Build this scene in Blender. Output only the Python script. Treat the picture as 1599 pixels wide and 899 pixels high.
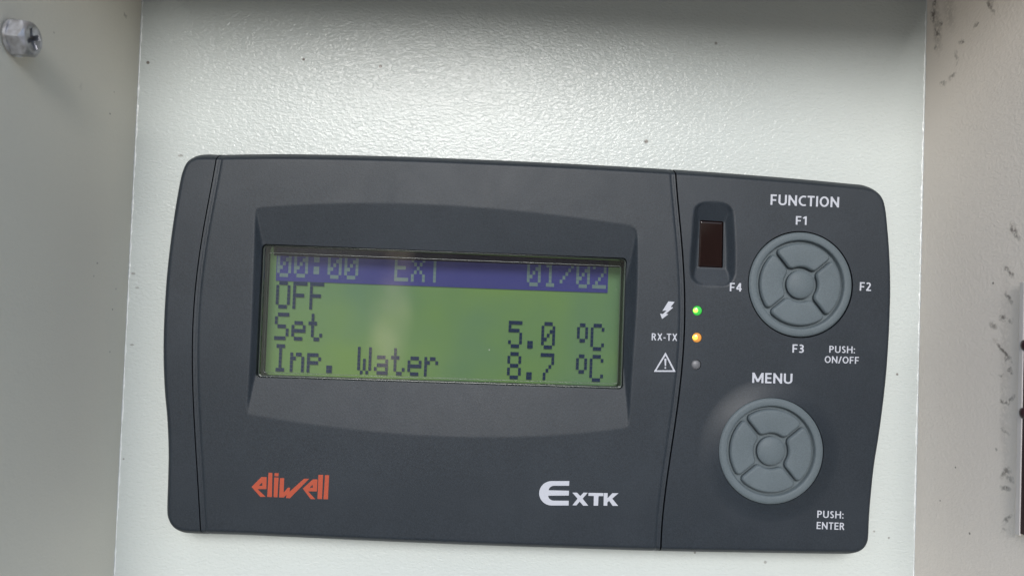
import bpy, math
import numpy as np
from mathutils import Vector, Matrix
scene = bpy.context.scene
for o in list(bpy.data.objects): bpy.data.objects.remove(o)
COL = scene.collection
MM = 0.001
# ------------------------------------------------------------------ camera
# local frame of the recess: x right, y up, z out of the back panel towards the viewer (metres)
# world = (x, -z, y + ZOFF)
ZOFF = 1.25
PW, PH = 1599.0, 899.0
LENS = 26.0
F = PW * LENS / 36.0
CAMD = 0.166
def rotm(rx, ry, rz):
    cx, sx, cy, sy, cz, sz = math.cos(rx), math.sin(rx), math.cos(ry), math.sin(ry), math.cos(rz), math.sin(rz)
    return (np.array([[cz, -sz, 0], [sz, cz, 0], [0, 0, 1]]) @ np.array([[1, 0, 0], [0, cx, -sx], [0, sx, cx]])
            @ np.array([[cy, 0, sy], [0, 1, 0], [-sy, 0, cy]]))
RC = rotm(-0.02502633, 0.03568241, -0.03612382)
L2W = np.array([[1, 0, 0], [0, 0, -1], [0, 1, 0]], float)
cam_data = bpy.data.cameras.new("camera")
cam = bpy.data.objects.new("camera", cam_data); COL.objects.link(cam)
cam_data.lens = LENS; cam_data.sensor_width = 36.0; cam_data.sensor_fit = 'HORIZONTAL'
cam_data.clip_start = 0.005; cam_data.clip_end = 500
cam_data.dof.use_dof = True
cam_data.dof.focus_distance = 0.157
cam_data.dof.aperture_fstop = 20.0
M3 = L2W @ RC.T
cam.matrix_world = Matrix([list(M3[0]) + [0], list(M3[1]) + [-CAMD], list(M3[2]) + [ZOFF], [0, 0, 0, 1]])
scene.camera = cam
# ------------------------------------------------------------------ world and sun
SUN_ELEV, SUN_AZ = math.radians(21), math.radians(-2.5)       # azimuth seen from the panel, negative = to the viewer's left
world = bpy.data.worlds.new("World"); scene.world = world; world.use_nodes = True
wn, wl = world.node_tree.nodes, world.node_tree.links
wn.clear()
wout = wn.new('ShaderNodeOutputWorld'); wbg = wn.new('ShaderNodeBackground'); sky = wn.new('ShaderNodeTexSky')
sky.sky_type = 'NISHITA'; sky.sun_disc = False
sky.sun_elevation = SUN_ELEV; sky.sun_rotation = math.pi + SUN_AZ * -1 if False else math.atan2(math.sin(SUN_AZ), -math.cos(SUN_AZ))
sky.air_density = 1.0; sky.dust_density = 0.6; sky.ozone_density = 1.0
wbg.inputs['Strength'].default_value = 0.10
# surroundings made up for display reflections: a dim uneven skyline with one bright gap, under the sky
def wmath(op, a, b=None, clamp=False):
    m = wn.new('ShaderNodeMath'); m.operation = op; m.use_clamp = clamp
    for i, v in enumerate((a, b)):
        if v is None: continue
        if isinstance(v, bpy.types.NodeSocket): wl.new(v, m.inputs[i])
        else: m.inputs[i].default_value = v
    return m.outputs[0]
def wmix(f, a, b):
    m = wn.new('ShaderNodeMix'); m.data_type = 'RGBA'
    for sk, v in ((m.inputs[0], f), (m.inputs[6], a), (m.inputs[7], b)):
        if isinstance(v, bpy.types.NodeSocket): wl.new(v, sk)
        else: sk.default_value = v if isinstance(v, (int, float)) else (*v, 1)
    return m.outputs[2]
wtc = wn.new('ShaderNodeTexCoord'); wsep = wn.new('ShaderNodeSeparateXYZ'); wl.new(wtc.outputs['Generated'], wsep.inputs[0])
def wnoise(sc, det=2):
    t = wn.new('ShaderNodeTexNoise'); t.inputs['Scale'].default_value = sc; t.inputs['Detail'].default_value = det; wl.new(wtc.outputs['Generated'], t.inputs['Vector']); return t.outputs['Fac']
elev = wsep.outputs['Z']
line = wmath('ADD', elev, wmath('MULTIPLY', wmath('SUBTRACT', wnoise(6, 3), 0.5), 0.22))
mask = wmath('MULTIPLY', wmath('SUBTRACT', 0.26, line), 9.0, True)          # 1 below the skyline
dim = wmix(wnoise(3.5, 3), (0.3, 0.42, 0.36), (1.0, 0.75, 0.7))
azx = wmath('SUBTRACT', wsep.outputs['X'], -0.125)
streak = wmath('MULTIPLY', wmath('SUBTRACT', 0.03, wmath('ABSOLUTE', wmath('ADD', azx, wmath('MULTIPLY', wmath('SUBTRACT', wnoise(14, 2), 0.5), 0.03)))), 40.0, True)  # vertical bright band, added to reflect in the display
streak = wmath('MULTIPLY', streak, wmath('LESS_THAN', wsep.outputs['Y'], 0.0))
streak = wmath('MULTIPLY', streak, wmath('MULTIPLY', wmath('ADD', elev, 0.125), 14.0, True))
streak = wmath('MULTIPLY', streak, wmath('MULTIPLY', wmath('SUBTRACT', wnoise(8, 4), 0.34), 3.0, True))
side = wmath('MULTIPLY', wmath('ADD', wmath('SUBTRACT', -0.06, wsep.outputs['X']), wmath('MULTIPLY', wmath('SUBTRACT', wnoise(7, 2), 0.5), 0.2)), 7.0, True)  # pale area added on the left, for reflected haze on the display
dim = wmix(side, dim, (3.6, 3.5, 3.4))
dim = wmix(streak, dim, (20.0, 16.5, 12.5))
wl.new(wmix(mask, sky.outputs[0], dim), wbg.inputs['Color']); wl.new(wbg.outputs[0], wout.inputs['Surface'])
sd = bpy.data.lights.new("sun", 'SUN'); sun = bpy.data.objects.new("sun", sd); COL.objects.link(sun)
sd.energy = 1.5; sd.angle = math.radians(25); sd.color = (1.0, 0.985, 0.965)
sdir = Vector((math.sin(SUN_AZ) * math.cos(SUN_ELEV), -math.cos(SUN_AZ) * math.cos(SUN_ELEV), math.sin(SUN_ELEV)))
sun.rotation_euler = sdir.to_track_quat('Z', 'Y').to_euler()
sun.location = (0, -2, 3)
vs = scene.view_settings
vs.view_transform = 'Standard'; vs.look = 'None'; vs.gamma = 1.0; vs.use_curve_mapping = False
vs.exposure = 1.25
scene.render.resolution_x, scene.render.resolution_y = 1024, 575

# ------------------------------------------------------------------ helpers
def ray(px, py):
    d = np.stack([(np.asarray(px, float) - PW / 2) / F, -(np.asarray(py, float) - PH / 2) / F, -np.ones_like(np.asarray(px, float))], -1)
    return d @ RC      # (RC.T @ d)
def at_z(px, py, z):   # photograph pixel -> local x, y on the plane at height z
    d = ray(px, py); t = (np.asarray(z) - CAMD) / d[..., 2]
    return np.stack([d[..., 0] * t, d[..., 1] * t], -1)
def at_x(px, py, x):   # photograph pixel -> local y, z on a side wall
    d = ray(px, py); t = x / d[..., 0]
    return float(d[..., 1] * t), float(CAMD + d[..., 2] * t)
def smooth_closed(pts, n=8):
    P = np.array(pts, float); N = len(P); out = []
    for i in range(N):
        p0, p1, p2, p3 = P[i - 1], P[i], P[(i + 1) % N], P[(i + 2) % N]
        for k in range(n):
            t = k / n
            out.append(0.5 * ((2 * p1) + (-p0 + p2) * t + (2 * p0 - 5 * p1 + 4 * p2 - p3) * t * t + (-p0 + 3 * p1 - 3 * p2 + p3) * t ** 3))
    return np.array(out)
def px_poly(pts, z, n=8, smooth=True):
    P = smooth_closed(pts, n) if smooth else np.array(pts, float)
    return at_z(P[:, 0], P[:, 1], z)
def poly_sdf(poly):
    A = poly; B = np.roll(poly, -1, 0)
    def f(X, Y):
        sh = X.shape; x = X.ravel(); y = Y.ravel()
        dmin = np.full(x.shape, 1e9); inside = np.zeros(x.shape, bool)
        for (ax, ay), (bx, by) in zip(A, B):
            ex, ey = bx - ax, by - ay; wx, wy = x - ax, y - ay
            t = np.clip((wx * ex + wy * ey) / (ex * ex + ey * ey + 1e-20), 0, 1)
            dmin = np.minimum(dmin, (wx - t * ex) ** 2 + (wy - t * ey) ** 2)
            if ay != by:
                c = ((ay > y) != (by > y)) & (x < ax + (y - ay) * ex / ey)
                inside ^= c
        return (np.where(inside, -1, 1) * np.sqrt(dmin)).reshape(sh)
    return f
def rrect_sdf(cx, cy, hx, hy, r):
    def f(X, Y):
        qx, qy = np.abs(X - cx) - hx + r, np.abs(Y - cy) - hy + r
        return np.hypot(np.maximum(qx, 0), np.maximum(qy, 0)) + np.minimum(np.maximum(qx, qy), 0) - r
    return f
def circ_sdf(cx, cy, r): return lambda X, Y: np.hypot(X - cx, Y - cy) - r
def side_curve(pts, z):      # open vertical curve -> x(y), signed distance approx, positive to the right
    P = at_z(np.array([p[0] for p in pts]), np.array([p[1] for p in pts]), z)
    P = P[np.argsort(P[:, 1])]
    # smooth interpolation
    co = np.polyfit(P[:, 1], P[:, 0], 5)
    def f(X, Y):
        sl = np.polyval(np.polyder(co), Y)
        return (X - np.polyval(co, Y)) / np.sqrt(1 + sl * sl)
    return f
def top_curve(pts, z, deg=3):
    P = at_z(np.array([p[0] for p in pts]), np.array([p[1] for p in pts]), z)
    co = np.polyfit(P[:, 0], P[:, 1], deg)
    return lambda X: np.polyval(co, X)

def new_obj(name, verts, faces, mat, parent=None, smooth=True, base=(0, 0, 0), local=False):
    """verts in the local recess frame (x, y, z) unless local=True"""
    V = np.asarray(verts, float)
    if not local:
        V = V @ L2W.T; V[:, 2] += ZOFF
        if parent is not None:
            V = V - np.array(root_loc(parent))
    me = bpy.data.meshes.new(name); me.from_pydata(V.tolist(), [], [list(map(int, f)) for f in faces]); me.update()
    if smooth: me.polygons.foreach_set('use_smooth', [True] * len(me.polygons))
    if mat: me.materials.append(mat)
    o = bpy.data.objects.new(name, me); COL.objects.link(o)
    if parent is not None: o.parent = parent
    return o
def root_loc(o):
    loc = Vector((0, 0, 0))
    while o is not None:
        loc = loc + o.location; o = o.parent
    return loc
def empty(name, loc_local):
    o = bpy.data.objects.new(name, None); COL.objects.link(o)
    o.empty_display_size = 0.01
    x, y, z = loc_local; o.location = (x, -z, y + ZOFF); return o
def tag(o, label=None, cat=None, group=None, kind=None):
    for k, v in (('label', label), ('category', cat), ('group', group), ('kind', kind)):
        if v: o[k] = v
    return o
def plate(name, box, sdf, height, zb, g, mat, parent=None, local=False, xf=None):
    """height field over the inside of a signed distance function, with side walls down to zb"""
    x0, x1, y0, y1 = box
    nx, ny = int((x1 - x0) / g) + 2, int((y1 - y0) / g) + 2
    X, Y = np.meshgrid(x0 + g * np.arange(nx), y0 + g * np.arange(ny), indexing='ij')
    S = sdf(X, Y)
    inside = S < -0.2 * g
    q = inside[:-1, :-1] | inside[1:, :-1] | inside[:-1, 1:] | inside[1:, 1:]
    used = np.zeros_like(inside)
    used[:-1, :-1] |= q; used[1:, :-1] |= q; used[:-1, 1:] |= q; used[1:, 1:] |= q
    xs, ys = X[used].copy(), Y[used].copy(); s = S[used]
    m = s > -0.2 * g; e = g * 0.05
    xa, ya = xs[m], ys[m]
    for _ in range(3):
        sm = sdf(xa, ya)
        gx = (sdf(xa + e, ya) - sdf(xa - e, ya)) / (2 * e); gy = (sdf(xa, ya + e) - sdf(xa, ya - e)) / (2 * e)
        n2 = np.maximum(gx * gx + gy * gy, 0.3)
        xa = xa - sm * gx / n2; ya = ya - sm * gy / n2
    xs[m], ys[m] = xa, ya
    zs = height(xs, ys)
    idx = -np.ones(X.shape, int); idx[used] = np.arange(len(xs))
    I, J = np.nonzero(q)
    Fq = np.stack([idx[I, J], idx[I + 1, J], idx[I + 1, J + 1], idx[I, J + 1]], -1)
    # boundary edges
    E = np.concatenate([Fq[:, [0, 1]], Fq[:, [1, 2]], Fq[:, [2, 3]], Fq[:, [3, 0]]])
    key = np.sort(E, 1); K = key[:, 0].astype(np.int64) * (len(xs) + 1) + key[:, 1]
    u, inv, cnt = np.unique(K, return_inverse=True, return_counts=True)
    B = E[cnt[inv] == 1]
    bv = np.unique(B); n0 = len(xs)
    top = {v: n0 + i for i, v in enumerate(bv)}; bot = {v: n0 + len(bv) + i for i, v in enumerate(bv)}
    V = np.concatenate([np.stack([xs, ys, zs], -1), np.stack([xs[bv], ys[bv], zs[bv]], -1), np.stack([xs[bv], ys[bv], np.minimum(zs[bv] - 1e-5, zb)], -1)])
    faces = Fq.tolist() + [[top[a], bot[a], bot[b], top[b]] for a, b in B.tolist()]
    if xf is not None: V = xf(V)
    return new_obj(name, V, faces, mat, parent, True, local=local)
def box_obj(name, a, b, mat, parent=None, bev=0):
    (x0, y0, z0), (x1, y1, z1) = a, b
    V = [(x, y, z) for x in (x0, x1) for y in (y0, y1) for z in (z0, z1)]
    Fc = [(0, 1, 3, 2), (4, 6, 7, 5), (0, 4, 5, 1), (2, 3, 7, 6), (0, 2, 6, 4), (1, 5, 7, 3)]
    o = new_obj(name, V, Fc, mat, parent, False)
    if bev:
        mo = o.modifiers.new('bevel', 'BEVEL'); mo.width = bev; mo.segments = 3
    return o
# ------------------------------------------------------------------ materials
class MT:
    def __init__(s, name, color, rough=0.5, spec=0.5, metal=0.0):
        s.m = bpy.data.materials.new(name); s.m.use_nodes = True
        s.n, s.l = s.m.node_tree.nodes, s.m.node_tree.links
        s.b = s.n['Principled BSDF']
        s.b.inputs['Base Color'].default_value = (*color, 1); s.b.inputs['Roughness'].default_value = rough
        s.b.inputs['Specular IOR Level'].default_value = spec; s.b.inputs['Metallic'].default_value = metal
        s.tc = s.n.new('ShaderNodeTexCoord'); s.color = color; s.csock = None
    def noise(s, scale, detail=2, rough=0.5, coord='Object', dist=0.0):
        t = s.n.new('ShaderNodeTexNoise'); t.inputs['Scale'].default_value = scale; t.inputs['Detail'].default_value = detail
        t.inputs['Roughness'].default_value = rough; t.inputs['Distortion'].default_value = dist
        s.l.new(s.tc.outputs[coord], t.inputs['Vector']); return t.outputs['Fac']
    def ramp(s, fac, a, b, va=(0, 0, 0), vb=(1, 1, 1)):
        r = s.n.new('ShaderNodeValToRGB'); r.color_ramp.elements[0].position = a; r.color_ramp.elements[1].position = b
        r.color_ramp.elements[0].color = (*va, 1); r.color_ramp.elements[1].color = (*vb, 1)
        s.l.new(fac, r.inputs[0]); return r.outputs[0]
    def mixc(s, fac, ca, cb):
        m = s.n.new('ShaderNodeMix'); m.data_type = 'RGBA'
        for sock, v in ((m.inputs[0], fac), (m.inputs[6], ca), (m.inputs[7], cb)):
            if isinstance(v, bpy.types.NodeSocket): s.l.new(v, sock)
            elif isinstance(v, (int, float)): sock.default_value = v
            else: sock.default_value = (*v, 1)
        return m.outputs[2]
    def math(s, op, a, b=None, clamp=False):
        m = s.n.new('ShaderNodeMath'); m.operation = op; m.use_clamp = clamp
        for i, v in enumerate((a, b)):
            if v is None: continue
            if isinstance(v, bpy.types.NodeSocket): s.l.new(v, m.inputs[i])
            else: m.inputs[i].default_value = v
        return m.outputs[0]
    def base(s, sock): s.l.new(sock, s.b.inputs['Base Color']); s.csock = sock
    def bump(s, h, strength, dist, prev=None):
        b = s.n.new('ShaderNodeBump'); b.inputs['Strength'].default_value = strength; b.inputs['Distance'].default_value = dist
        s.l.new(h, b.inputs['Height'])
        if prev is not None: s.l.new(prev, b.inputs['Normal'])
        s.l.new(b.outputs[0], s.b.inputs['Normal']); return b.outputs[0]

def blob_mask(mt, blobs, ax):
    """max over elongated spots given as (u, v, ru, rv, angle, strength) in world metres; ax = the two world axes used"""
    geo = mt.n.new('ShaderNodeNewGeometry')
    nz = mt.n.new('ShaderNodeTexNoise'); nz.inputs['Scale'].default_value = 600; nz.inputs['Detail'].default_value = 2
    mt.l.new(geo.outputs['Position'], nz.inputs['Vector'])
    nz2 = mt.n.new('ShaderNodeTexNoise'); nz2.inputs['Scale'].default_value = 1500; nz2.inputs['Detail'].default_value = 4; mt.l.new(geo.outputs['Position'], nz2.inputs['Vector'])
    sc = mt.n.new('ShaderNodeVectorMath'); sc.operation = 'SUBTRACT'; mt.l.new(nz.outputs['Color'], sc.inputs[0]); sc.inputs[1].default_value = (.5, .5, .5)
    sc2 = mt.n.new('ShaderNodeVectorMath'); sc2.operation = 'SCALE'; mt.l.new(sc.outputs[0], sc2.inputs[0]); sc2.inputs['Scale'].default_value = 0.0022
    ad = mt.n.new('ShaderNodeVectorMath'); ad.operation = 'ADD'; mt.l.new(geo.outputs['Position'], ad.inputs[0]); mt.l.new(sc2.outputs[0], ad.inputs[1])
    out = None
    for (u, v, ru, rv, an, st, rough) in blobs:
        mp = mt.n.new('ShaderNodeSeparateXYZ'); mt.l.new((ad if rough else geo).outputs[0 if rough else 'Position'], mp.inputs[0])
        du = mt.math('SUBTRACT', mp.outputs[ax[0]], u); dv = mt.math('SUBTRACT', mp.outputs[ax[1]], v)
        c, s_ = math.cos(an), math.sin(an)
        a = mt.math('ADD', mt.math('MULTIPLY', du, c / ru), mt.math('MULTIPLY', dv, s_ / ru))
        b = mt.math('ADD', mt.math('MULTIPLY', du, -s_ / rv), mt.math('MULTIPLY', dv, c / rv))
        d = mt.math('SQRT', mt.math('ADD', mt.math('MULTIPLY', a, a), mt.math('MULTIPLY', b, b)))
        k = mt.math('MULTIPLY', mt.math('SUBTRACT', 1.0, d), 1.4 if rough else 2.2, True)
        if rough: k = mt.math('MULTIPLY', k, mt.math('MULTIPLY', mt.math('SUBTRACT', nz2.outputs['Fac'], 0.33), 5.0, True))
        k = mt.math('MULTIPLY', k, st)
        out = k if out is None else mt.math('MAXIMUM', out, k)
    return out

XLB, XRB = -0.07872 - 0.0019, 0.09956 + 0.0021
XL, XR, YT, YB = -0.07872, 0.09956, 0.0762, -0.135
PANEL = (0.455, 0.485, 0.47)
def paint(name, color, peel, specks, rough, ax, spec=0.33, gscale=1.0):
    m = MT(name, color, rough, spec)
    big = m.noise(18, 3, 0.5)
    c = m.mixc(m.ramp(big, 0.35, 0.7), tuple(x * 0.965 for x in color), tuple(min(1, x * 1.02) for x in color))
    fine = m.noise(5200, 2, 0.6)
    c = m.mixc(m.ramp(fine, 0.25, 0.8), m_scale(m, c, 0.95), c)
    if specks:
        c = m.mixc(blob_mask(m, specks, ax), c, (0.12, 0.10, 0.085))
    m.base(c)
    mp = m.n.new('ShaderNodeMapping'); m.l.new(m.tc.outputs['Object'], mp.inputs[0]); mp.inputs['Scale'].default_value = (0.72, 1, 1.25)
    nt = m.n.new('ShaderNodeTexNoise'); nt.inputs['Scale'].default_value = 1400 * gscale; nt.inputs['Detail'].default_value = 2; nt.inputs['Distortion'].default_value = 0.4
    m.l.new(mp.outputs[0], nt.inputs['Vector']); n1 = nt.outputs['Fac']
    nb = m.bump(n1, 1.0, peel)
    n2 = m.noise(2600 * gscale, 1, 0.5)
    m.bump(n2, 1.0, peel * 0.12, nb)
    return m.m
def m_scale(m, sock, k):
    v = m.n.new('ShaderNodeVectorMath'); v.operation = 'SCALE'; m.l.new(sock, v.inputs[0]); v.inputs['Scale'].default_value = k
    return v.outputs[0]
def bk(px, py, r, st=0.9, ru=None, an=0.0, rough=False):
    x, y = at_z(px, py, 0.0); return (float(x), float(y) + ZOFF, (ru or r) * 0.000145, r * 0.000145, an, st, rough)
back_specks = [bk(231, 98, 3.2), bk(474, 93, 2.6), bk(594, 104, 3.2), bk(1009, 221, 4.0, .8), bk(1118, 68, 3, .6), bk(208, 427, 2.5, .5, 4),
               bk(214, 449, 2, .4, 4), bk(206, 538, 2, .5, 4), bk(1401, 584, 2.4, .8), bk(1388, 839, 2, .6), bk(193, 716, 1.8, .6), bk(282, 243, 2.4, .5, 5),
               bk(1365, 829, 2.2, .5), bk(1085, 862, 2.5, .6), bk(1195, 877, 3, .5)]
def wl_(px, py, r, st=0.7, ru=None, an=0.0, rough=True, x=XR):
    if x > 0 and px > 1540: x = XRB
    y, z = at_x(px, py, x); k = 0.00019 if rough else 0.000125
    return (-z, y + ZOFF, (ru or r) * k, r * k, an, st, rough)
right_specks_shade = [wl_(1582, 361, 4, .75, 13, 1.0), wl_(1573, 423, 3.5, .8, 10, .8), wl_(1573, 466, 4, .7, 10, 1.1), wl_(1566, 496, 5, .75, 7), wl_(1553, 510, 4, .6, 8, .5), wl_(1576, 500, 4, .5),
                wl_(1566, 549, 3.2, .8, 20, .75), wl_(1569, 558, 4, .65), wl_(1575, 577, 3.5, .65, 6), wl_(1563, 586, 3, .55), wl_(1566, 627, 4.5, .8, 8), wl_(1575, 625, 3.5, .6, 11, -1.0),
                wl_(1568, 673, 4, .5, 7), wl_(1556, 700, 3, .5), wl_(1567, 738, 5, .7, 10, -.9), wl_(1574, 748, 4, .5, 7), wl_(1568, 762, 4, .75, 8), wl_(1571, 808, 4, .65, 11, -.8), wl_(1566, 824, 3, .35),
                wl_(1552, 442, 2.2, .9, None, 0, False), wl_(1484, 729, 2.0, .8, None, 0, False), wl_(1463, 781, 2, .7, None, 0, False), wl_(1503, 832, 2.4, .8, None, 0, False),
                wl_(1456, 24, 6, .85, 13, 1.4), wl_(1466, 37, 4, .7, 6), wl_(1460, 52, 5, .8, 12, 1.0), wl_(1494, 65, 4, .75, 6), wl_(1515, 37, 3.5, .75, 5), wl_(1534, 10, 3, .7, 16, 1.0),
                wl_(1482, 118, 4, .6, 7), wl_(1469, 130, 4, .5, 7), wl_(1459, 75, 3.5, .5), wl_(1487, 90, 3, .4, 12, 1.4), wl_(1458, 5, 5, .8), wl_(1461, 40, 9, .38, 45, 1.45), wl_(1478, 20, 12, .25, 30, 1.3), wl_(1568, 600, 8, .16, 150, 1.55), wl_(1549, 0, 3, .6, 10, 1)]  # the long faint smear is a painted soft shadow, the rest is dirt
left_specks = [wl_(176, 178, 2, .55, 3, 0, False, XL), wl_(198, 23, 3, .5, 4, 0, True, XL), wl_(157, 411, 2, .5, 3, 0, False, XL), wl_(183, 451, 2, .45, None, 0, False, XL), wl_(178, 483, 2, .6, None, 0, False, XL),
               wl_(174, 549, 2, .5, None, 0, False, XL), wl_(135, 136, 5, .16, None, 0, True, XL), wl_(152, 431, 2, .4, None, 0, False, XL), wl_(98, 52, 2, .35, None, 0, False, XL), wl_(182, 144, 2, .35, None, 0, False, XL)]
m_back = paint("back_paint", PANEL, 0.00015, back_specks, 0.15, (0, 2), 0.2)
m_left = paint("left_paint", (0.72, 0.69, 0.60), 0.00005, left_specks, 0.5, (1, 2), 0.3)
m_right = paint("right_paint", (0.80, 0.73, 0.655), 0.00007, right_specks_shade, 0.5, (1, 2), 0.3)  # lighter than the left wall, standing in for light on this side
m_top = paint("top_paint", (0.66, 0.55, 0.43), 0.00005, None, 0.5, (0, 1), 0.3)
m_bead = MT("bead_paint", (0.62, 0.64, 0.63), 0.25); m_bead.bump(m_bead.noise(1100, 2), 1.0, 0.00025); m_bead = m_bead.m

def plastic(name, color, rough, spec=0.5, grain=0.00003, dust=True, var=0.35):
    m = MT(name, color, rough, spec)
    f = m.noise(4200, 2, 0.7)
    c = m.mixc(m.ramp(f, 0.3, 0.72), tuple(x * (1 - var) for x in color), tuple(x * (1 + var) for x in color))
    f2 = m.noise(60, 3, 0.6)
    c = m.mixc(m.math('MULTIPLY', m.ramp(f2, 0.45, 0.75), 0.35), c, tuple(x * 1.35 + 0.006 for x in color))
    if dust:
        v = m.n.new('ShaderNodeTexVoronoi'); v.inputs['Scale'].default_value = 190; m.l.new(m.tc.outputs['Object'], v.inputs['Vector'])
        sep = m.n.new('ShaderNodeSeparateColor'); m.l.new(v.outputs['Color'], sep.inputs[0])
        pick = m.math('GREATER_THAN', sep.outputs[0], 0.72)
        dot = m.math('LESS_THAN', v.outputs['Distance'], m.math('MULTIPLY', sep.outputs[1], 0.034))
        c = m.mixc(m.math('MULTIPLY', m.math('MULTIPLY', pick, dot), 0.6), c, (0.45, 0.46, 0.45))
    m.base(c)
    ro = m.n.new('ShaderNodeMapRange'); m.l.new(m.noise(55, 5, 0.65, dist=1.0), ro.inputs[0]); ro.inputs[1].default_value = 0.3; ro.inputs[2].default_value = 0.7
    ro.inputs[3].default_value = rough - 0.03; ro.inputs[4].default_value = rough + 0.03; m.l.new(ro.outputs[0], m.b.inputs['Roughness'])
    nb = m.bump(m.noise(2600, 2, 0.6), 1.0, grain)
    return m.m
m_case = plastic("dark_plastic", (0.0140, 0.0188, 0.0248), 0.5, 0.27, 0.000018)
m_rear = plastic("rear_plastic", (0.02, 0.02, 0.022), 0.6, 0.3)
m_key = plastic("grey_rubber", (0.078, 0.096, 0.106), 0.58, 0.26, 0.00001, True, 0.14)
m_print = MT("white_print", (0.37, 0.38, 0.42), 0.5, 0.3).m
m_orange = MT("orange_print", (0.30, 0.052, 0.024), 0.5, 0.3).m
# LCD
def lcd_mat():
    m = MT("lcd_green", (0.15, 0.25, 0.10), 0.7, 0.05)
    c = m.mixc(m.ramp(m.noise(28, 3), 0.38, 0.62), (0.096, 0.158, 0.048), (0.072, 0.128, 0.074))
    m.base(c); m.l.new(c, m.b.inputs['Emission Color']); m.b.inputs['Emission Strength'].default_value = 0.16
    return m.m
m_lcd = lcd_mat()
def seg(name, col, em):
    m = MT(name, col, 0.7, 0.05); m.b.inputs['Emission Color'].default_value = (*col, 1); m.b.inputs['Emission Strength'].default_value = em; return m.m
m_seg = seg("lcd_segment", (0.008, 0.017, 0.046), 0.1)
m_bar = seg("lcd_inverse_bar", (0.030, 0.031, 0.125), 0.16)
m_ldot = seg("lcd_bar_dot", (0.085, 0.12, 0.125), 0.16)
def lens_mat(name, tint, refl_rough=0.015, dust=0.014):
    m = bpy.data.materials.new(name); m.use_nodes = True; n, l = m.node_tree.nodes, m.node_tree.links; n.clear()
    out = n.new('ShaderNodeOutputMaterial'); tr = n.new('ShaderNodeBsdfTransparent'); tr.inputs[0].default_value = (*tint, 1)
    gl = n.new('ShaderNodeBsdfGlossy'); gl.inputs['Roughness'].default_value = refl_rough
    fr = n.new('ShaderNodeFresnel'); fr.inputs['IOR'].default_value = 1.5
    tc = n.new('ShaderNodeTexCoord')
    nz = n.new('ShaderNodeTexNoise'); nz.inputs['Scale'].default_value = 120; nz.inputs['Detail'].default_value = 3; l.new(tc.outputs['Object'], nz.inputs['Vector'])
    bp = n.new('ShaderNodeBump'); bp.inputs['Distance'].default_value = 0.000004; l.new(nz.outputs['Fac'], bp.inputs['Height'])
    l.new(bp.outputs[0], gl.inputs['Normal'])
    mul = n.new('ShaderNodeMath'); mul.operation = 'MULTIPLY'; mul.inputs[1].default_value = 1.25; mul.use_clamp = True; l.new(fr.outputs[0], mul.inputs[0])
    mx = n.new('ShaderNodeMixShader'); l.new(mul.outputs[0], mx.inputs[0]); l.new(tr.outputs[0], mx.inputs[1]); l.new(gl.outputs[0], mx.inputs[2])
    # dust film and specks lying on the pane
    df = n.new('ShaderNodeBsdfDiffuse'); df.inputs[0].default_value = (0.55, 0.56, 0.52, 1)
    vo = n.new('ShaderNodeTexVoronoi'); vo.inputs['Scale'].default_value = 330; l.new(tc.outputs['Object'], vo.inputs['Vector'])
    lt = n.new('ShaderNodeMath'); lt.operation = 'LESS_THAN'; l.new(vo.outputs['Distance'], lt.inputs[0])
    sp = n.new('ShaderNodeSeparateColor'); l.new(vo.outputs['Color'], sp.inputs[0])
    po = n.new('ShaderNodeMath'); po.operation = 'POWER'; l.new(sp.outputs[0], po.inputs[0]); po.inputs[1].default_value = 7
    pm = n.new('ShaderNodeMath'); pm.operation = 'MULTIPLY'; l.new(po.outputs[0], pm.inputs[0]); pm.inputs[1].default_value = 0.06
    l.new(pm.outputs[0], lt.inputs[1])
    n2 = n.new('ShaderNodeTexNoise'); n2.inputs['Scale'].default_value = 2200; n2.inputs['Detail'].default_value = 3; l.new(tc.outputs['Object'], n2.inputs['Vector'])
    n3 = n.new('ShaderNodeTexNoise'); n3.inputs['Scale'].default_value = 45; n3.inputs['Detail'].default_value = 3; l.new(tc.outputs['Object'], n3.inputs['Vector'])
    mm = n.new('ShaderNodeMath'); mm.operation = 'MULTIPLY'; l.new(n2.outputs['Fac'], mm.inputs[0]); l.new(n3.outputs['Fac'], mm.inputs[1])
    m2 = n.new('ShaderNodeMath'); m2.operation = 'MULTIPLY'; l.new(mm.outputs[0], m2.inputs[0]); m2.inputs[1].default_value = dust * 4
    m3 = n.new('ShaderNodeMath'); m3.operation = 'MULTIPLY'; l.new(lt.outputs[0], m3.inputs[0]); m3.inputs[1].default_value = 0.5
    ad = n.new('ShaderNodeMath'); ad.operation = 'ADD'; ad.use_clamp = True; l.new(m2.outputs[0], ad.inputs[0]); l.new(m3.outputs[0], ad.inputs[1])
    mx2 = n.new('ShaderNodeMixShader'); l.new(ad.outputs[0], mx2.inputs[0]); l.new(mx.outputs[0], mx2.inputs[1]); l.new(df.outputs[0], mx2.inputs[2])
    l.new(mx2.outputs[0], out.inputs['Surface']); return m
m_pane = lens_mat("display_pane", (0.9, 0.93, 0.9))
m_rim = MT("clear_rim", (0.045, 0.055, 0.048), 0.16, 0.7).m
m_dark = MT("cavity_black", (0.012, 0.013, 0.013), 0.5).m
m_ir = MT("infrared_maroon", (0.010, 0.0045, 0.004), 0.06, 0.35).m
m_steel = MT("zinc_steel", (0.42, 0.42, 0.43), 0.38, 0.5, 0.7)
m_steel.base(m_steel.mixc(m_steel.ramp(m_steel.noise(700, 3), 0.35, 0.65), (0.30, 0.29, 0.29), (0.52, 0.52, 0.55))); m_steel.bump(m_steel.noise(1500, 3), 1.0, 0.00006); m_steel = m_steel.m
m_stud = MT("maroon_plastic", (0.035, 0.012, 0.014), 0.35).m
m_edge = MT("pale_edge", (0.66, 0.61, 0.58), 0.45).m

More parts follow.
